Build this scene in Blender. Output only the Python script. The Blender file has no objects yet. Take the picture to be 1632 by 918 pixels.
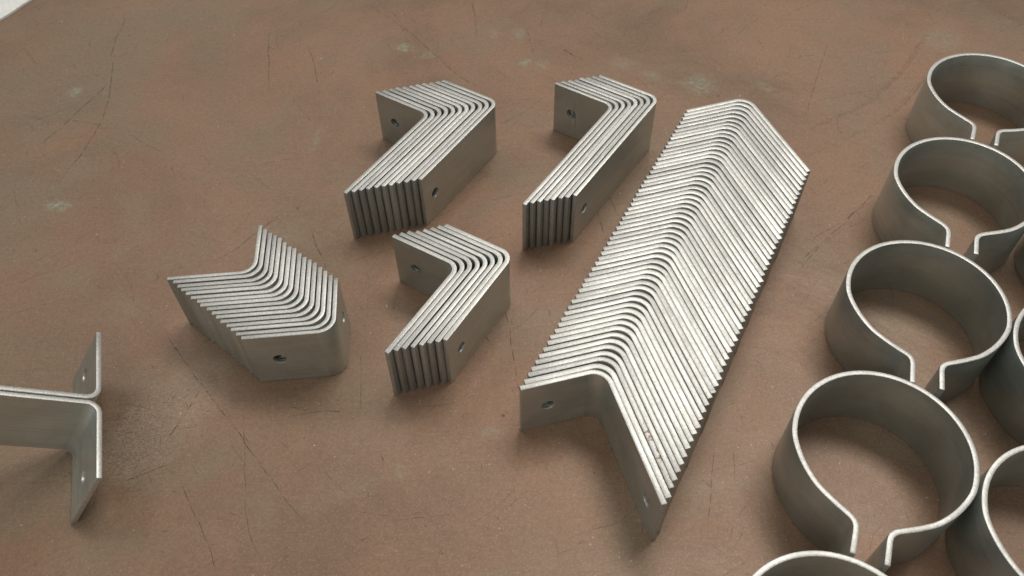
import bpy, bmesh, math, random
import numpy as np
from mathutils import Vector, Matrix, noise

MM = 0.001
random.seed(7)
scene = bpy.context.scene
COL = scene.collection

# ------------------------------------------------------------------ camera
cam_d = bpy.data.cameras.new('camera')
cam = bpy.data.objects.new('camera', cam_d)
COL.objects.link(cam)
cx, cy, cd = Vector((0.99989, -0.01169, -0.00952)), Vector((0.01507, 0.77543, 0.63126)), Vector((0.0, 0.63133, -0.77551))
m = Matrix((cx, cy, -cd)).transposed().to_4x4()
m.translation = Vector((0, 0, 0.23846))
cam.matrix_world = m
cam_d.sensor_width = 36.0
cam_d.lens = 36.0 * 1310.4 / 1632.0
cam_d.clip_start = 0.005
cam_d.clip_end = 50.0
cam_d.dof.use_dof = True
cam_d.dof.focus_distance = 0.275
cam_d.dof.aperture_fstop = 22.0
scene.camera = cam

# ------------------------------------------------------------------ light: shop ceiling lamps, grey room
world = bpy.data.worlds.new('World')
scene.world = world
world.use_nodes = True
bg = world.node_tree.nodes['Background']
bg.inputs['Color'].default_value = (0.98, 0.99, 0.97, 1)
bg.inputs['Strength'].default_value = 0.33

def area(name, loc, target, sx, sy, power, color):
    d = bpy.data.lights.new(name, 'AREA')
    d.shape = 'RECTANGLE'; d.size = sx; d.size_y = sy; d.energy = power; d.color = color
    o = bpy.data.objects.new(name, d); COL.objects.link(o)
    o.location = loc
    o.rotation_euler = (Vector(target) - Vector(loc)).to_track_quat('-Z', 'Y').to_euler()
    return o
area('ceiling_lamp', (0.55, 0.95, 1.75), (0.0, 0.2, 0), 1.1, 0.45, 21.0, (1.0, 0.97, 0.925))
area('ceiling_lamp', (-0.9, 1.5, 1.9), (0.0, 0.2, 0), 1.4, 0.5, 7.5, (1.0, 0.975, 0.94))
area('ceiling_lamp', (-0.75, -0.95, 1.25), (0.0, 0.35, 0), 1.4, 0.6, 6.0, (0.97, 1.0, 0.96))

vs = scene.view_settings
vs.view_transform = 'Standard'; vs.look = 'None'; vs.exposure = -0.08; vs.gamma = 1.0
vs.use_curve_mapping = False

# ------------------------------------------------------------------ node helper
class NT:
    def __init__(self, name):
        self.mat = bpy.data.materials.new(name); self.mat.use_nodes = True
        self.t = self.mat.node_tree; self.t.nodes.clear()
        self.out = self.t.nodes.new('ShaderNodeOutputMaterial')
    def n(self, typ, **kw):
        nd = self.t.nodes.new(typ)
        for k, v in kw.items():
            setattr(nd, k, v)
        return nd
    def l(self, a, b): self.t.links.new(a, b)
    def setin(self, sock, v):
        if isinstance(v, bpy.types.NodeSocket): self.l(v, sock)
        else: sock.default_value = v
    def math(self, op, a, b=None, c=None, clamp=False):
        nd = self.n('ShaderNodeMath', operation=op); nd.use_clamp = clamp
        self.setin(nd.inputs[0], a)
        if b is not None: self.setin(nd.inputs[1], b)
        if c is not None: self.setin(nd.inputs[2], c)
        return nd.outputs[0]
    def vmath(self, op, a, b=None):
        nd = self.n('ShaderNodeVectorMath', operation=op)
        self.setin(nd.inputs[0], a)
        if b is not None: self.setin(nd.inputs[1], b)
        return nd.outputs['Value'] if op in ('LENGTH', 'DOT_PRODUCT', 'DISTANCE') else nd.outputs[0]
    def ramp(self, v, a, b, lo=0.0, hi=1.0, smooth=True):
        nd = self.n('ShaderNodeMapRange'); nd.interpolation_type = 'SMOOTHSTEP' if smooth else 'LINEAR'
        self.setin(nd.inputs[0], v)
        for i, q in enumerate((a, b, lo, hi)): nd.inputs[1 + i].default_value = q
        return nd.outputs[0]
    def noise(self, vec, scale, detail=3.0, rough=0.55, dist=0.0):
        nd = self.n('ShaderNodeTexNoise')
        self.l(vec, nd.inputs['Vector'])
        nd.inputs['Scale'].default_value = scale; nd.inputs['Detail'].default_value = detail
        nd.inputs['Roughness'].default_value = rough; nd.inputs['Distortion'].default_value = dist
        return nd.outputs[0]
    def mapping(self, vec, loc=(0, 0, 0), rot=(0, 0, 0), scale=(1, 1, 1)):
        nd = self.n('ShaderNodeMapping')
        self.l(vec, nd.inputs[0])
        nd.inputs[1].default_value = loc; nd.inputs[2].default_value = rot; nd.inputs[3].default_value = scale
        return nd.outputs[0]
    def mix(self, f, a, b, blend='MIX'):
        nd = self.n('ShaderNodeMix', data_type='RGBA', blend_type=blend)
        self.setin(nd.inputs[0], f)
        self.setin(nd.inputs[6], a if not isinstance(a, tuple) else (*a, 1))
        self.setin(nd.inputs[7], b if not isinstance(b, tuple) else (*b, 1))
        return nd.outputs[2]
    def bump(self, h, strength, dist, prev=None):
        nd = self.n('ShaderNodeBump')
        self.l(h, nd.inputs['Height']); nd.inputs['Strength'].default_value = strength
        nd.inputs['Distance'].default_value = dist
        if prev is not None: self.l(prev, nd.inputs['Normal'])
        return nd.outputs[0]
    def principled(self, col, rough, metal, normal=None, spec=None, aniso=None):
        p = self.n('ShaderNodeBsdfPrincipled')
        self.setin(p.inputs['Base Color'], col if not isinstance(col, tuple) else (*col, 1))
        self.setin(p.inputs['Roughness'], rough); self.setin(p.inputs['Metallic'], metal)
        if normal is not None: self.l(normal, p.inputs['Normal'])
        if spec is not None: p.inputs['Specular IOR Level'].default_value = spec
        self.l(p.outputs[0], self.out.inputs[0])
        return p

# ------------------------------------------------------------------ materials
def mat_worktop():
    t = NT('oxidised_copper_sheet')
    pos = t.n('ShaderNodeTexCoord').outputs['Object']
    big = t.noise(pos, 9.0, 5, 0.65, 0.6)
    mid = t.noise(t.mapping(pos, loc=(3.1, 1.7, 0)), 28.0, 4, 0.6, 0.6)
    col = t.mix(t.ramp(big, 0.34, 0.68), (0.172, 0.115, 0.079), (0.246, 0.157, 0.106))
    col = t.mix(t.ramp(mid, 0.44, 0.66, 0, 0.65), col, (0.205, 0.158, 0.113))          # greyer patches
    ros = t.noise(t.mapping(pos, loc=(7.3, 2.2, 0)), 16.0, 3, 0.55, 0.8)
    col = t.mix(t.ramp(ros, 0.46, 0.72, 0, 0.50), col, (0.258, 0.152, 0.100))           # rosier copper
    olv = t.noise(t.mapping(pos, loc=(1.3, 8.2, 0)), 12.0, 3, 0.55, 0.8)
    col = t.mix(t.ramp(olv, 0.55, 0.78, 0, 0.40), col, (0.172, 0.140, 0.098))          # olive tarnish
    # directional rub marks
    for k, (rz, loc, lo, hi, amt, c) in enumerate(((0.75, (0, 0, 0), 0.60, 0.80, 0.40, (0.12, 0.075, 0.052)),
                                          (2.2, (4, 1, 0), 0.62, 0.82, 0.32, (0.13, 0.085, 0.06)),
                                          (1.45, (9, 5, 0), 0.62, 0.82, 0.35, (0.32, 0.22, 0.165)))):
        v = t.mapping(pos, loc=loc, rot=(0, 0, rz), scale=(9, 260, 1))
        s = t.noise(v, 1.0, 3, 0.6, 0.5)
        msk = t.ramp(t.noise(t.mapping(pos, loc=(k * 5.0, 0, 0)), 14.0, 2), 0.45, 0.62)
        col = t.mix(t.math('MULTIPLY', t.ramp(s, lo, hi, 0, amt), msk), col, c)
    sx = t.n('ShaderNodeSeparateXYZ'); t.l(pos, sx.inputs[0])
    left = t.math('MULTIPLY', t.ramp(sx.outputs[0], -0.05, -0.20), t.ramp(olv, 0.36, 0.60))
    col = t.mix(t.math('MULTIPLY', left, 0.50), col, (0.178, 0.152, 0.112))               # grey-green tarnish over one side
    for k, (rz, c) in enumerate(((0.35, (0.10, 0.065, 0.045)), (1.25, (0.34, 0.23, 0.165)), (2.5, (0.11, 0.07, 0.05)), (1.9, (0.34, 0.235, 0.17)))):
        sm = t.noise(t.mapping(pos, loc=(k * 3.0, k, 0), rot=(0, 0, rz), scale=(60, 1700, 1)), 1.0, 2, 0.6, 0.3)
        mk = t.ramp(t.noise(t.mapping(pos, loc=(k * 2.0, 4, 0)), 40.0, 3), 0.42, 0.62)
        col = t.mix(t.math('MULTIPLY', t.ramp(sm, 0.62, 0.74, 0, 0.26), mk), col, c)        # hairline wipe marks
    # fine mottled grain
    g1 = t.noise(pos, 650.0, 6, 0.8, 0.6)
    col = t.mix(t.ramp(g1, 0.30, 0.72, 0.0, 0.50), t.mix(1.0, col, (1.22, 1.21, 1.20), 'MULTIPLY'), t.mix(1.0, col, (0.62, 0.62, 0.62), 'MULTIPLY'))
    g2 = t.noise(pos, 1500.0, 2, 0.6)
    col = t.mix(t.ramp(g2, 0.52, 0.74, 0, 0.50), col, (0.40, 0.28, 0.20))
    # dust specks, light and dark
    for sc, r, seed, c, amt, keep in ((110.0, 0.040, 0.0, (0.66, 0.60, 0.52), 0.9, 0.66), (60.0, 0.05, 3.0, (0.06, 0.04, 0.03), 0.7, 0.74), (190.0, 0.09, 6.0, (0.08, 0.05, 0.035), 0.6, 0.72), (260.0, 0.10, 9.0, (0.46, 0.37, 0.29), 0.6, 0.72)):
        v = t.n('ShaderNodeTexVoronoi'); v.inputs['Scale'].default_value = sc
        t.l(t.mapping(pos, loc=(seed, seed * .7, 0)), v.inputs['Vector'])
        near = t.ramp(v.outputs['Distance'], r * 0.5, r, 1, 0)
        sep = t.n('ShaderNodeSeparateColor'); t.l(v.outputs['Color'], sep.inputs[0])
        on = t.math('GREATER_THAN', sep.outputs[0], keep)
        col = t.mix(t.math('MULTIPLY', t.math('MULTIPLY', near, on), amt), col, c)
    # verdigris spots where they sit on the sheet (mm)
    spots = [(-186.3, 241.2, 7.5, 3.2, .95), (-203.4, 316.2, 4.2, 4.8, .85), (-51.0, 348.0, 4.6, 4.8, .9), (-39.8, 341.0, 5.5, 4.1, .5), (-6.2, 357.5, 3.0, 4.3, .45),
             (5.7, 357.2, 4.2, 4.9, .55), (8.3, 333.7, 3.0, 4.0, .75), (16.4, 332.0, 4.2, 4.0, .45), (88.2, 315.2, 9.0, 8.5, .65), (67.6, 322.4, 5.2, 4.8, .45),
             (119.4, 312.1, 4.4, 4.8, .4), (213.1, 348.1, 13.0, 12, .4), (-84.9, 280.2, 2.6, 11.8, .3), (-7.1, 133.1, 5.8, 2.2, .35), (-35.9, 120.1, 3.6, 2.4, .35), (54.1, 332.6, 10.0, 5.4, .35)]
    warp = t.n('ShaderNodeTexNoise'); warp.inputs['Scale'].default_value = 170.0; warp.inputs['Detail'].default_value = 4
    t.l(pos, warp.inputs['Vector'])
    wv = t.n('ShaderNodeVectorMath', operation='MULTIPLY_ADD')
    t.l(warp.outputs['Color'], wv.inputs[0]); wv.inputs[1].default_value = (0.010, 0.010, 0.0)
    off = t.vmath('ADD', pos, (-0.005, -0.005, 0.0)); t.l(off, wv.inputs[2])
    acc = None
    for (x, y, a, b, k) in spots:
        e = t.vmath('MULTIPLY', t.vmath('SUBTRACT', wv.outputs[0], (x * MM, y * MM, 0)), (1000 / a, 1000 / b, 0.0))
        s = t.ramp(t.vmath('LENGTH', e), 0.30, 1.15, k * (1.05 if k > .7 else .8), 0)
        acc = s if acc is None else t.math('MAXIMUM', acc, s)
    grit = t.ramp(t.noise(pos, 520.0, 4, 0.75), 0.40, 0.60, 0.10, 1.0)
    col = t.mix(t.math('MULTIPLY', acc, grit), col, (0.27, 0.335, 0.27))
    # scratched patch, paler for light bounced off the nested pieces, painted into the colour
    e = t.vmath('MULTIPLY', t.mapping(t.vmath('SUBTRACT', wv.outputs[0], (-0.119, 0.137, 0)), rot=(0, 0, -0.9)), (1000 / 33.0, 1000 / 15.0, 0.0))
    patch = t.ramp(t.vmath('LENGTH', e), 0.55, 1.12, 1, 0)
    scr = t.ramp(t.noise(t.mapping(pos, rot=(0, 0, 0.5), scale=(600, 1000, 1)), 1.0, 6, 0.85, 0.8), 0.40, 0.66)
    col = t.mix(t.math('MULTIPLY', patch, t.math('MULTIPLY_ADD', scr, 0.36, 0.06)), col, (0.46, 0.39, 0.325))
    col = t.mix(1.0, col, (1.03, 0.955, 0.875), 'MULTIPLY')
    rgh = t.ramp(big, 0.3, 0.7, 0.43, 0.56)
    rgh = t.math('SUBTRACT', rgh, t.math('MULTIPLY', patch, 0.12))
    b1 = t.bump(g1, 0.05, 0.0003)
    b2 = t.bump(t.noise(t.mapping(pos, rot=(0, 0, 0.6), scale=(120, 900, 1)), 1.0, 3, 0.6), 0.015, 0.0003, b1)
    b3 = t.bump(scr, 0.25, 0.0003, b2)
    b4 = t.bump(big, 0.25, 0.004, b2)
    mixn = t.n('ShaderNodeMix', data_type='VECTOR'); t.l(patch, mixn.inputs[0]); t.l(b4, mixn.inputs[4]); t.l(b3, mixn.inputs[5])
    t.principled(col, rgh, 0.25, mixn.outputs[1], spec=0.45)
    return t.mat

def mat_scratch(name, c, amt):
    t = NT(name)
    at = t.n('ShaderNodeAttribute'); at.attribute_name = 'fade'
    pos = t.n('ShaderNodeTexCoord').outputs['Object']
    brk = t.ramp(t.noise(pos, 260.0, 3, 0.7), 0.38, 0.62, 0.05, 1.0)
    f = t.math('MULTIPLY', t.math('MULTIPLY', at.outputs['Fac'], brk), amt)
    p = t.principled(c, 0.6, 0.1)
    tr = t.n('ShaderNodeBsdfTransparent'); mx = t.n('ShaderNodeMixShader')
    t.l(f, mx.inputs[0]); t.l(tr.outputs[0], mx.inputs[1]); t.l(p.outputs[0], mx.inputs[2]); t.l(mx.outputs[0], t.out.inputs[0])
    return t.mat

def mat_face():
    t = NT('mill_finish_steel')
    tc = t.n('ShaderNodeTexCoord').outputs['Object']
    rnd = t.n('ShaderNodeObjectInfo').outputs['Random']
    off = t.n('ShaderNodeCombineXYZ'); t.l(t.math('MULTIPLY', rnd, 7.0), off.inputs[0]); t.l(t.math('MULTIPLY', rnd, 3.0), off.inputs[2])
    v = t.vmath('ADD', tc, off.outputs[0])
    streak = t.noise(t.mapping(v, scale=(25, 25, 1400)), 1.0, 3, 0.6)
    streak2 = t.noise(t.mapping(v, scale=(60, 60, 500)), 1.0, 2, 0.6)
    blot = t.noise(v, 70.0, 4, 0.65, 0.6)
    col = t.mix(t.ramp(blot, 0.3, 0.7), (0.53, 0.565, 0.525), (0.61, 0.645, 0.605))
    col = t.mix(1.0, col, t.mix(rnd, (0.84, 0.84, 0.84), (1.08, 1.08, 1.08)), 'MULTIPLY')
    col = t.mix(t.ramp(streak, 0.35, 0.75, 0, 0.35), col, (0.40, 0.415, 0.375))
    smu = t.noise(t.mapping(v, loc=(5, 2, 1)), 190.0, 4, 0.7, 1.2)
    col = t.mix(t.ramp(smu, 0.56, 0.76, 0, 0.25), col, (0.33, 0.33, 0.29))
    col = t.mix(t.ramp(t.noise(t.mapping(v, loc=(2, 6, 4), scale=(14, 14, 2600)), 1.0, 2, 0.6), 0.62, 0.72, 0, 0.5), col, (0.70, 0.71, 0.66))
    spk = t.noise(v, 900.0, 2, 0.6)
    col = t.mix(t.ramp(spk, 0.66, 0.8, 0, 0.5), col, (0.20, 0.19, 0.17))
    rg = t.math('ADD', t.ramp(blot, 0.3, 0.7, 0.33, 0.41), t.ramp(streak2, 0.3, 0.7, -0.04, 0.04))
    b = t.bump(streak, 0.08, 0.0002)
    b = t.bump(t.noise(v, 45.0, 2), 0.05, 0.002, b)
    t.principled(col, rg, 0.85, b)
    return t.mat

def mat_edge(rust=False):
    t = NT('rust_specked_sheared_edge' if rust else 'sheared_steel_edge')
    tc = t.n('ShaderNodeTexCoord').outputs['Object']
    rnd = t.n('ShaderNodeObjectInfo').outputs['Random']
    off = t.n('ShaderNodeCombineXYZ'); t.l(t.math('MULTIPLY', rnd, 7.0), off.inputs[0]); t.l(t.math('MULTIPLY', rnd, 3.0), off.inputs[2])
    v = t.vmath('ADD', tc, off.outputs[0])
    gr = t.noise(v, 1500.0, 4, 0.7)
    bl = t.noise(v, 130.0, 3, 0.6)
    col = t.mix(t.ramp(gr, 0.32, 0.68), (0.47, 0.46, 0.43), (0.63, 0.615, 0.58))
    col = t.mix(t.ramp(bl, 0.50, 0.75, 0, 0.22), col, (0.53, 0.51, 0.475))
    col = t.mix(1.0, col, t.mix(rnd, (0.80, 0.80, 0.80), (1.08, 1.08, 1.07)), 'MULTIPLY')
    pit = t.noise(t.mapping(v, loc=(.3, .1, .7)), 1100.0, 2, 0.5)
    col = t.mix(t.ramp(pit, 0.68, 0.76, 0, 0.65), col, (0.17, 0.15, 0.13))
    metal = 0.88
    if rust:
        s = t.n('ShaderNodeSeparateXYZ'); t.l(tc, s.inputs[0])
        zone = t.math('MULTIPLY', t.ramp(s.outputs[1], 0.020, 0.026), t.ramp(s.outputs[1], 0.043, 0.046, 1, 0))
        rs = t.math('MULTIPLY', zone, t.ramp(t.noise(tc, 700.0, 3, 0.6), 0.52, 0.60, 0, .8))
        col = t.mix(rs, col, (0.17, 0.085, 0.045))
    b = t.bump(gr, 0.20, 0.0003)
    b = t.bump(bl, 0.06, 0.001, b)
    t.principled(col, t.ramp(bl, 0.3, 0.7, 0.45, 0.53), metal, b)
    return t.mat

def mat_towel():
    t = NT('white_woven_paper')
    tc = t.n('ShaderNodeTexCoord').outputs['Object']
    col = t.mix(t.ramp(t.noise(tc, 60.0, 4), 0.3, 0.7), (0.70, 0.70, 0.66), (0.82, 0.81, 0.77))
    b = t.bump(t.noise(tc, 900.0, 3, 0.7), 0.3, 0.0004)
    t.principled(col, 0.9, 0.0, b, spec=0.2)
    return t.mat

M_TOP, M_FACE, M_EDGE, M_RUST, M_TOWEL = mat_worktop(), mat_face(), mat_edge(), mat_edge(True), mat_towel()
M_SCR = mat_scratch('dark_scratch', (0.075, 0.043, 0.026), 0.62)
M_SCRF = mat_scratch('faint_dark_scratch', (0.105, 0.062, 0.038), 0.42)
M_SCRL = mat_scratch('bright_scratch', (0.50, 0.40, 0.31), 0.55)

# ------------------------------------------------------------------ tagging
def tag(o, label=None, cat=None, group=None, kind=None):
    if label: o['label'] = label
    if cat: o['category'] = cat
    if group: o['group'] = group
    if kind: o['kind'] = kind
    return o

# ------------------------------------------------------------------ worktop
def link(name, me, parent=None):
    o = bpy.data.objects.new(name, me); COL.objects.link(o)
    if parent: o.parent = parent
    return o
me = bpy.data.meshes.new('worktop')
bm = bmesh.new()
bmesh.ops.create_cube(bm, size=1.0, matrix=Matrix.Translation((0, 0.25, -0.006)) @ Matrix.Diagonal((1.5, 1.2, 0.012, 1)))
bm.to_mesh(me); bm.free()
me.materials.append(M_TOP)
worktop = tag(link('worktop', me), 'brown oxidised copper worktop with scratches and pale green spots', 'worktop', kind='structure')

# scratches: thin marks in the sheet, each a wobbling tapered line
POL = [
 (.42, 1, [(-195.9, 384.4), (-196.2, 361.9), (-194.8, 346.5), (-189.1, 328.3), (-184.6, 302.4), (-184.4, 291.4), (-186.1, 273.8), (-191.3, 252.0)]),
 (.50, 1, [(-188.8, 324.4), (-198.9, 296.1), (-206.7, 278.8)]), (.35, 1, [(-198.9, 296.1), (-182.8, 291.8)]), (.30, 0, [(-170.0, 286.3), (-150.2, 272.2)]),
 (.30, 1, [(-132.4, 183.7), (-120.9, 170.6), (-105.7, 152.0), (-88.4, 132.0), (-71.3, 111.2), (-59.6, 98.3)]), (.36, 1, [(-106.4, 152.0), (-113.5, 131.9)]),
 (.26, 1, [(-90.7, 144.0), (-85.4, 119.7), (-80.8, 101.0), (-74.3, 90.3)]), (.26, 1, [(-106.7, 120.0), (-99.6, 108.3), (-92.9, 98.0), (-86.8, 87.4)]),
 (.30, 1, [(-74.4, 140.6), (-63.9, 142.1), (-50.8, 141.4)]), (.40, 1, [(-42.8, 125.8), (-41.7, 123.1)]), (.40, 1, [(-122.9, 118.1), (-109.5, 124.0)]),
 (.36, 1, [(-2.9, 186.7), (-0.5, 169.4), (1.4, 152.1), (4.1, 144.8)]), (.26, 0, [(-36.4, 103.7), (-16.2, 105.4)]), (.28, 0, [(-53.7, 166.3), (-51.2, 142.4)]),
 (.26, 1, [(-47.5, 96.6), (-43.4, 99.2)]), (.42, 1, [(34.7, 233.7), (37.4, 217.5)]), (.40, 1, [(40.3, 242.2), (43.3, 230.3)]), (.36, 1, [(-9.9, 172.1), (-6.3, 166.6)]),
 (.45, 1, [(-73.9, 388.1), (-55.6, 367.6), (-48.0, 358.6), (-35.5, 340.9), (-23.8, 324.2), (-10.6, 313.4)]), (.45, 1, [(-18.4, 388.9), (-15.6, 355.6)]),
 (.45, 0, [(7.8, 369.2), (12.7, 339.7)]), (.42, 1, [(-100.1, 351.9), (-94.7, 338.3), (-87.3, 308.3)]), (.6, 0, [(-120.9, 364.3), (-111.8, 313.9)]), (.9, 1, [(26.9, 344.0), (33.2, 337.2)]),
 (3.0, 0, [(207.1, 352.5), (186.2, 323.4), (164.9, 301.8), (147.5, 290.2), (129.0, 280.7)]), (1.2, 0, [(198.6, 323.1), (181.9, 303.2), (166.5, 288.0), (144.0, 273.7), (122.4, 261.7)]),
 (.5, 0, [(198.6, 321.1), (180.9, 300.2), (163.5, 284.0)]), (.45, 0, [(158.1, 349.5), (132.4, 290.5)]), (.34, 1, [(-92.9, 235.0), (-107.5, 216.5), (-117.6, 207.9)]),
 (.36, 1, [(-80.9, 227.7), (-74.1, 212.5), (-69.4, 201.0)]), (.5, 0, [(151.7, 244.2), (127.3, 220.0), (108.8, 204.1)]), (.4, 0, [(147.1, 237.0), (116.3, 215.2)]),
 (.4, 0, [(143.0, 228.0), (120.3, 213.2), (108.0, 199.0)]), (.28, 1, [(65.6, 131.9), (58.0, 100.0)]), (.34, 2, [(-42.2, 137.9), (-46.9, 126.7)]),
]
def smooth_pts(p, step=1.2):
    out = []
    p = [np.array(q, float) for q in p]
    for i in range(len(p) - 1):
        p0, p1, p2, p3 = p[max(i - 1, 0)], p[i], p[i + 1], p[min(i + 2, len(p) - 1)]
        n = max(2, int(np.linalg.norm(p2 - p1) / step))
        for k in range(n):
            u = k / n
            out.append(0.5 * ((2 * p1) + (-p0 + p2) * u + (2 * p0 - 5 * p1 + 4 * p2 - p3) * u * u + (-p0 + 3 * p1 - 3 * p2 + p3) * u ** 3))
    out.append(p[-1])
    return out
rs = random.Random(11)
for _ in range(1300):        # the many short hairline marks
    x, y = rs.uniform(-270, 260), rs.uniform(80, 400)
    L = rs.choice((2, 3, 4, 6, 9, 14, 24)) * rs.uniform(.6, 1.4)
    a = rs.choice((0.7, 0.9, 2.2, 1.6, 0.2, rs.uniform(0, 3.1))) + rs.uniform(-.25, .25)
    c = rs.uniform(-.12, .12) * L
    dx, dy = math.cos(a), math.sin(a)
    POL.append((rs.uniform(.09, .20) * (1 + y / 500), rs.choice((0, 0, 0, 0, 2)) if L > 4 else rs.choice((0, 1, 1, 2)),
                [(x - dx * L / 2, y - dy * L / 2), (x - dy * c, y + dx * c), (x + dx * L / 2, y + dy * L / 2)]))
for _ in range(170):        # swarm of hairlines on the patch of painted bounce light
    x, y = rs.gauss(-120, 11), rs.gauss(137, 12)
    a = rs.uniform(0, 3.1); L = rs.uniform(1.5, 7)
    POL.append((rs.uniform(.10, .24), rs.choice((0, 0, 0, 2, 2)), [(x, y), (x + L * math.cos(a), y + L * math.sin(a))]))
V, F, FM, FA = [], [], [], []
for w, mi, pts in POL:
    P = smooth_pts(pts)
    base = len(V); n = len(P)
    ph = rs.uniform(0, 50)
    for i, p in enumerate(P):
        q = P[min(i + 1, n - 1)] - P[max(i - 1, 0)]
        q = q / (np.linalg.norm(q) + 1e-9); nn = np.array((-q[1], q[0]))
        wob = noise.noise(Vector((ph, i * 0.16, 0))) * min(0.7, 0.02 * n)
        s = i / (n - 1)
        tap = min(1, 5 * s + .25, 5 * (1 - s) + .25)
        ww = w * 0.40 * tap * (0.75 + 0.5 * (noise.noise(Vector((ph + 9, i * 0.45, 0))) + .5))
        c = p + nn * wob
        for sg in (-1, 1):
            V.append(((c[0] + sg * nn[0] * ww) * MM, (c[1] + sg * nn[1] * ww) * MM, 0.00002)); FA.append(tap if w < 1 else .30)
        if i:
            b = base + 2 * i
            F.append((b - 2, b - 1, b + 1, b)); FM.append(mi)
me = bpy.data.meshes.new('scratch_marks')
me.from_pydata(V, [], F)
for mm in (M_SCRF, M_SCR, M_SCRL): me.materials.append(mm)
me.polygons.foreach_set('material_index', FM)
at = me.attributes.new('fade', 'FLOAT', 'POINT'); at.data.foreach_set('value', FA)
scr = link('scratch_marks', me, worktop)
scr['kind'] = 'stuff'

# ------------------------------------------------------------------ strip builder
H = 25.0      # strip width
T = 1.60       # strip thickness

def finish(name, left, right, holes=(), chamfer=0.22):
    """prism of a bent strip: left/right offset outlines in mm, height H; holes = [(x, y, nx, ny, r)]"""
    bm = bmesh.new()
    n = len(left)
    q = [[bm.verts.new((p[0] * MM, p[1] * MM, z * MM)) for p in row] for row in (left, right) for z in (0, H)]
    l0, l1, r0, r1 = q
    for i in range(n - 1):
        bm.faces.new((l1[i], l1[i + 1], r1[i + 1], r1[i]))
        bm.faces.new((l0[i], r0[i], r0[i + 1], l0[i + 1]))
        bm.faces.new((l0[i], l0[i + 1], l1[i + 1], l1[i]))
        bm.faces.new((r0[i], r1[i], r1[i + 1], r0[i + 1]))
    bm.faces.new((l0[0], l1[0], r1[0], r0[0]))
    bm.faces.new((l0[-1], r0[-1], r1[-1], l1[-1]))
    bmesh.ops.recalc_face_normals(bm, faces=bm.faces)
    me = bpy.data.meshes.new(name); bm.to_mesh(me); bm.free()
    o = bpy.data.objects.new('temporary', me); COL.objects.link(o)
    tmp = [o]
    for (hx, hy, nx, ny, r) in holes:
        cb = bmesh.new()
        bmesh.ops.create_cone(cb, cap_ends=True, segments=28, radius1=r * MM, radius2=r * MM, depth=8 * MM)
        cm = bpy.data.meshes.new('cut')
        rot = Vector((nx, ny, 0)).to_track_quat('Z', 'Y').to_matrix().to_4x4()
        cb.transform(Matrix.Translation((hx * MM, hy * MM, H * 0.5 * MM)) @ rot)
        cb.to_mesh(cm); cb.free()
        c = bpy.data.objects.new('cut', cm); COL.objects.link(c); tmp.append(c)
        b = o.modifiers.new('hole', 'BOOLEAN'); b.operation = 'DIFFERENCE'; b.solver = 'EXACT'; b.object = c
    bv = o.modifiers.new('ease', 'BEVEL'); bv.width = chamfer * MM; bv.segments = 2; bv.limit_method = 'ANGLE'; bv.angle_limit = math.radians(50)
    bpy.context.view_layer.update()
    dg = bpy.context.evaluated_depsgraph_get()
    out = bpy.data.meshes.new_from_object(o.evaluated_get(dg))
    out.name = name
    for x in tmp: bpy.data.objects.remove(x)
    out.materials.clear(); out.materials.append(M_FACE); out.materials.append(M_EDGE)
    e0 = (Vector(left[0]) - Vector(left[1])).normalized(); e1 = (Vector(left[-1]) - Vector(left[-2])).normalized()
    p0, p1 = (Vector(left[0]) + Vector(right[0])) * .5, (Vector(left[-1]) + Vector(right[-1])) * .5
    for f in out.polygons:
        nn = f.normal; c = f.center
        e = abs(nn.z) > 0.35 and (c.z < 1.0 * MM or c.z > (H - 1.0) * MM)
        c2 = Vector((c.x, c.y)) / MM
        if (nn.x * e0.x + nn.y * e0.y > .4 and (c2 - p0).length < 2.5) or (nn.x * e1.x + nn.y * e1.y > .4 and (c2 - p1).length < 2.5): e = True
        for (hx, hy, nx, ny, r) in holes:      # punched wall of the hole
            w = Vector((c.x / MM - hx, c.y / MM - hy)); along = w.x * -ny + w.y * nx
            if math.hypot(along, c.z / MM - H * .5) < r + 0.25 and abs(w.x * nx + w.y * ny) < 2.5 and abs(nn.x * nx + nn.y * ny) < 0.85: e = True
        f.material_index = 1 if e else 0
    for f in out.polygons: f.use_smooth = True
    out.set_sharp_from_angle(angle=math.radians(28))
    for f in out.polygons: f.use_smooth = f.area < 45e-6
    return out

def angle_mesh(name, lx, ly, hx, hy, ri=3.0, ang=90.0, hr=2.1, t=T):
    """L strip: inner corner at origin, legs lx along +X and ly at ang; strip lies outside the corner. hx, hy: hole distance from leg ends (None: no hole)."""
    a = math.radians(ang)
    u, nu = Vector((1, 0)), Vector((0, 1))
    v, nv = Vector((math.cos(a), math.sin(a))), Vector((math.sin(a), -math.cos(a)))
    d = ri / math.tan(a / 2); c = u * d + nu * ri
    inn, outr = [], []
    for s in (lx, lx * .6, d): inn.append(u * s); outr.append(u * s - nu * t)
    N = 14; a0 = -math.pi / 2; sw = -(math.pi - a)
    for k in range(1, N):
        q = a0 + sw * k / N; w = Vector((math.cos(q), math.sin(q)))
        inn.append(c + w * ri); outr.append(c + w * (ri + t))
    for s in (d, ly * .6, ly): inn.append(v * s); outr.append(v * s - nv * t)
    holes = []
    if hx: p = u * (lx - hx); holes.append((p.x, p.y, 0.0, 1.0, hr))
    if hy: p = v * (ly - hy); holes.append((p.x, p.y, nv.x, nv.y, hr))
    return finish(name, inn, outr, holes)

def variants(name, lx, ly, hx, hy, dev=0.3, **kw):
    """hand-sheared pieces: leg lengths differ by a fraction of a millimetre"""
    q = random.Random(name)
    out = [angle_mesh(name, lx, ly, hx, hy, **kw)]
    for k in range(4):
        a, b = q.uniform(-dev, dev), q.uniform(-dev, dev)
        out.append(angle_mesh(name, lx + a, ly + b, hx + a, hy + b, **kw))
    return out

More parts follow.
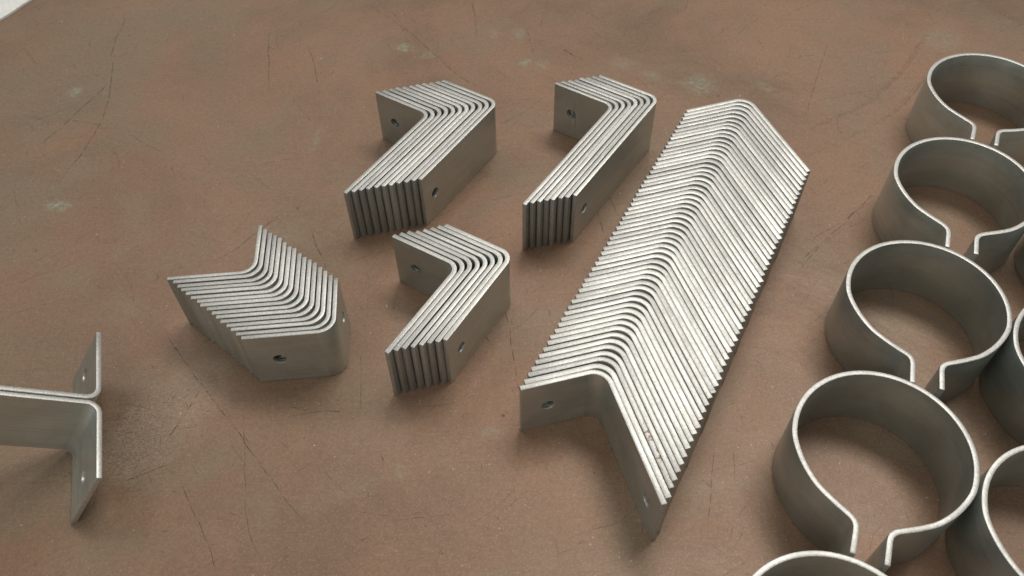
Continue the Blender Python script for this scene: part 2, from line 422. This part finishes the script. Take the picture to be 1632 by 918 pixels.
ORD = ['first', 'second', 'third', 'fourth', 'fifth', 'sixth', 'seventh', 'eighth', 'ninth', 'tenth', 'eleventh', 'twelfth', 'thirteenth', 'fourteenth', 'fifteenth', 'sixteenth']
def nth(i):
    if i < len(ORD): return ORD[i]
    k = i + 1
    return '%d%s' % (k, 'th' if 10 <= k % 100 <= 20 else {1: 'st', 2: 'nd', 3: 'rd'}.get(k % 10, 'th'))

def lay_stack(mesh, n, c0, c1, r0, r1, labels, group, jr=0.05, jp=0.08, seed=1, rust=None, irr=0.035):
    r = random.Random(seed)
    cum = [0.0]
    for i in range(n - 1): cum.append(cum[-1] + 1 + r.uniform(-irr, irr))
    for i in range(n):
        f = cum[i] / cum[-1]
        me = mesh[0] if i in (0, n - 1) else r.choice(mesh)
        if rust is not None and i == rust:
            me = mesh[0].copy(); me.materials[1] = M_RUST
        o = link('angle_bracket', me)
        rz = math.radians(r0 + (r1 - r0) * f + r.uniform(-jr, jr))
        # slide a little along the legs, hardly at all across them
        sl = r.uniform(-jp, jp) * .4
        x = c0[0] + (c1[0] - c0[0]) * f + sl * math.cos(rz) + r.uniform(-.4, .4) * jp * -math.sin(rz)
        y = c0[1] + (c1[1] - c0[1]) * f + sl * math.sin(rz) + r.uniform(-.4, .4) * jp * math.cos(rz)
        o.location = (x * MM, y * MM, 0.00003)
        o.rotation_euler = (0, 0, rz)
        o.scale.z = r.uniform(0.992, 1.004)
        tag(o, labels(i, n), 'bracket', group)

def leg_off(c, rot, px, py, n, ang=90):
    """corner of the last piece when each piece is px, py further out across the legs"""
    a = math.radians(rot); b = math.radians(rot + ang)
    return (c[0] - (n - 1) * (px * math.cos(a) + py * math.cos(b)), c[1] - (n - 1) * (px * math.sin(a) + py * math.sin(b)))

# stack of eleven
def lab_of(desc, first, last):
    def g(i, n):
        if i == 0: return first
        if i == n - 1: return last
        return 'steel angle bracket, %s from the hollow side of %s' % (nth(i), desc)
    return g
mA = variants('angle_bracket_medium', 26.6, 53.0, 8.6, 7.2, ri=3.2)
cA = (-33.4, 265.4)
lay_stack(mA, 11, cA, leg_off(cA, 147.2, 1.94, 2.04, 11), 147.2, 147.2,
    lab_of('the nested row of eleven', 'steel angle bracket at the hollow side of the eleven-piece row, short leg hole showing', 'steel angle bracket closing the eleven-piece row, long flat face with hole showing'),
    'nested row of eleven brackets', seed=3)
# stack of eight, longest legs
mB = variants('angle_bracket_long', 27.0, 66.9, 8.6, 7.2, ri=3.2)
cB = (41.6, 269.0)
lay_stack(mB, 8, cB, leg_off(cB, 146.0, 1.86, 2.00, 8), 146.0, 146.0,
    lab_of('the longest-legged nested row of eight', 'steel angle bracket at the hollow side of the longest-legged row, short leg hole showing', 'steel angle bracket closing the longest-legged row, long flat face beside the chevron row'),
    'nested row of eight long brackets', seed=4)
# stack of eight, shorter legs
mD = variants('angle_bracket_short', 27.2, 41.1, 8.8, 7.2, ri=3.6)
cD = (-19.0, 183.8)
lay_stack(mD, 8, cD, leg_off(cD, 148.4, 1.86, 1.92, 8), 148.4, 148.4,
    lab_of('the stubby nested row of eight', 'steel angle bracket at the hollow side of the stubby eight-piece row, hole showing', 'steel angle bracket closing the stubby eight-piece row, flat face with hole showing'),
    'nested row of eight stubby brackets', seed=5)
# sixteen, nearly equal legs, turned the other way
mC = variants('angle_bracket_even', 21.3, 28.6, 7.4, 9.6, dev=0.5, ri=4.4, t=1.46)
cC = (-88.8, 183.5)
lay_stack(mC, 16, cC, leg_off(cC, 94.8, 1.865, 1.865, 16), 94.8, 94.8,
    lab_of('the nested row of sixteen near-equal-legged pieces', 'steel angle bracket at the hollow side of the sixteen-piece row, both top edges clear', 'steel angle bracket closing the sixteen-piece row, rounded bend and hole showing'),
    'nested row of sixteen brackets', seed=6)
# the long chevron row
mE = variants('angle_bracket_chevron', 26.4, 45.8, 9.0, 7.4, ang=91.5, ri=4.8, t=1.76)
def lab_E(i, n):
    if i == 0: return 'steel angle bracket at the open end of the long chevron row, inner faces showing'
    if i == 2: return 'steel angle bracket with rust specks on its long edge, third in the chevron row'
    if i == n - 1: return 'steel angle bracket at the far closed end of the long chevron row'
    return 'steel angle bracket, %s from the open end of the long chevron row' % nth(i)
lay_stack(mE, 56, (27.8, 140.0), (97.2, 271.5), -165.7, -163.2, lab_E, 'long chevron row of brackets', jr=0.06, jp=0.08, seed=8, rust=2, irr=0.05)

# ------------------------------------------------------------------ two propped pieces, back to back, tilted
mF = angle_mesh('angle_bracket_propped', 26.0, 60.0, 8.6, 7.4)
def propped(sign, label):
    l = Vector((-0.765, -0.227, 0.603)).normalized()
    s = Vector((0.296, -0.955, 0.017)); s = (s - l * s.dot(l)).normalized()
    d = l.cross(s)
    if d.z > 0: d = -d
    C = Vector((-128.3, 133.4, 19.95))
    up = -d
    O = C - s * (T + 0.06)
    if sign < 0:       # mirror twin across the shared back face
        C = C - 2 * ((C - O).dot(s)) * s
        s = -s
    # local X = short leg, Y = long leg, Z = strip width (right handed only for one of the two)
    z = s.cross(l)
    if z.dot(up) < 0:
        origin = C; zz = z       # strip width runs downwards from the top edge
    else:
        origin = C + d * H; zz = z
    m = Matrix((s, l, zz)).transposed().to_4x4()
    m.translation = origin * MM
    o = link('angle_bracket', mF)
    o.matrix_world = m
    bpy.context.view_layer.update()
    low = min((o.matrix_world @ v.co).z for v in mF.vertices)
    m.translation.z -= low - 0.00003
    o.matrix_world = m
    tag(o, label, 'bracket', 'two tilted brackets back to back')
propped(1, 'tilted steel angle bracket whose short leg with hole points towards the open worktop corner')
propped(-1, 'tilted steel angle bracket whose short leg points towards the nested row of sixteen')

# ------------------------------------------------------------------ ring clamps
half = [(4.4, -35.8), (4.4, -33.5), (4.4, -31.0), (4.4, -28.6), (4.75, -26.9), (5.9, -25.5), (7.9, -24.3), (11.9, -22.0), (16.6, -18.6), (21.1, -13.0)]
for k in range(9):
    a = math.radians(-15 + 105 * k / 8.0)
    half.append((25.1 * math.cos(a), 25.1 * math.sin(a)))
half = half[:-1] + [(0.0, 25.1)]
def ring_mesh(gap, sq, skew):
    hf = [((x - 4.4) * 1.0 + gap if y < -25 else x * sq, y / sq if y > 0 else y) for x, y in half]
    path = hf + [(-x - (skew if y < -25 else 0), y) for x, y in hf[-2::-1]]
    P = smooth_pts(path, 0.9)
    Lf, Rt = [], []
    n = len(P)
    for i, p in enumerate(P):
        q = P[min(i + 1, n - 1)] - P[max(i - 1, 0)]; q = q / np.linalg.norm(q)
        nn = np.array((-q[1], q[0]))
        Lf.append(tuple(p + nn * T * .5)); Rt.append(tuple(p - nn * T * .5))
    return finish('ring_clamp', Lf, Rt, chamfer=0.22)
mR = [ring_mesh(4.4, 1.0, 0.0), ring_mesh(4.2, 1.008, 0.3), ring_mesh(4.6, 0.992, 0.1), ring_mesh(4.4, 1.004, -0.3)]
rings = [
 (200.0, 275.3, -116.0, 'steel strap ring clamp at the far end of the ring row beside the chevron'),
 (169.0, 220.7, -112.0, 'steel strap ring clamp, second from the far end of the row of five'),
 (136.9, 167.0, -108.6, 'steel strap ring clamp in the middle of the row of five'),
 (106.6, 113.1, -112.3, 'steel strap ring clamp, fourth from the far end, with its whole rim and gap clear'),
 (78.7, 56.9, -112.0, 'steel strap ring clamp at the near end of the row of five, only rim showing'),
 (182.9, 142.2, -111.0, 'steel strap ring clamp touching the right side of the middle ring clamp'),
 (152.9, 87.6, -112.0, 'steel strap ring clamp touching the outer side of the fully clear ring clamp'),
 (216.1, 195.6, -112.0, 'steel strap ring clamp mostly hidden, its outer wall showing beside the second ring'),
]
for k, (x, y, a, lab) in enumerate(rings):
    o = link('ring_clamp', mR[(k + 1) % 4])
    o.location = (x * MM, y * MM, 0.00003); o.rotation_euler = (0, 0, math.radians(a + 90))
    tag(o, lab, 'clamp', 'ring clamps set out in rows')

# ------------------------------------------------------------------ white paper towel at the corner
def towel():
    nx, ny = 150, 150
    W = 0.16
    bm = bmesh.new()
    top = []
    for j in range(ny + 1):
        row = []
        for i in range(nx + 1):
            x, y = i / nx * W, j / ny * W
            z = 0.0018 + 0.0006 * math.sin(x * 2 * math.pi / 0.0042) * math.sin(y * 2 * math.pi / 0.0042)
            z += 0.0012 * (noise.noise(Vector((x * 22, y * 22, 3.0))) + .4)
            e = min(i, nx - i, j, ny - j) / 3.0
            z = 0.0002 + z * min(1.0, 0.45 + 0.55 * e)
            row.append(bm.verts.new((x + 0.0006 * noise.noise(Vector((y * 90, 1, 0))), y + 0.0006 * noise.noise(Vector((x * 90, 5, 0))), z)))
        top.append(row)
    for j in range(ny):
        for i in range(nx):
            bm.faces.new((top[j][i], top[j][i + 1], top[j + 1][i + 1], top[j + 1][i]))
    ext = bmesh.ops.extrude_face_region(bm, geom=bm.faces[:])
    for v in ext['geom']:
        if isinstance(v, bmesh.types.BMVert): v.co.z = 0.00005
    bmesh.ops.recalc_face_normals(bm, faces=bm.faces)
    me = bpy.data.meshes.new('paper_towel'); bm.to_mesh(me); bm.free()
    for f in me.polygons: f.use_smooth = True
    me.set_sharp_from_angle(angle=math.radians(50))
    me.materials.append(M_TOWEL)
    o = link('paper_towel', me)
    d = Vector((-250.5 + 261.0, 396.0 - 374.0)).normalized()
    a = math.atan2(d.y, d.x)            # local +X runs along the visible edge, +Y away to the outside
    st = Vector((-261.0, 374.0)) - d * 50
    o.location = (st.x * MM, st.y * MM, 0); o.rotation_euler = (0, 0, a)
    tag(o, 'white textured paper towel lying at the corner of the brown worktop', 'paper towel')
towel()

scene.render.engine = 'CYCLES'
scene.cycles.use_denoising = True
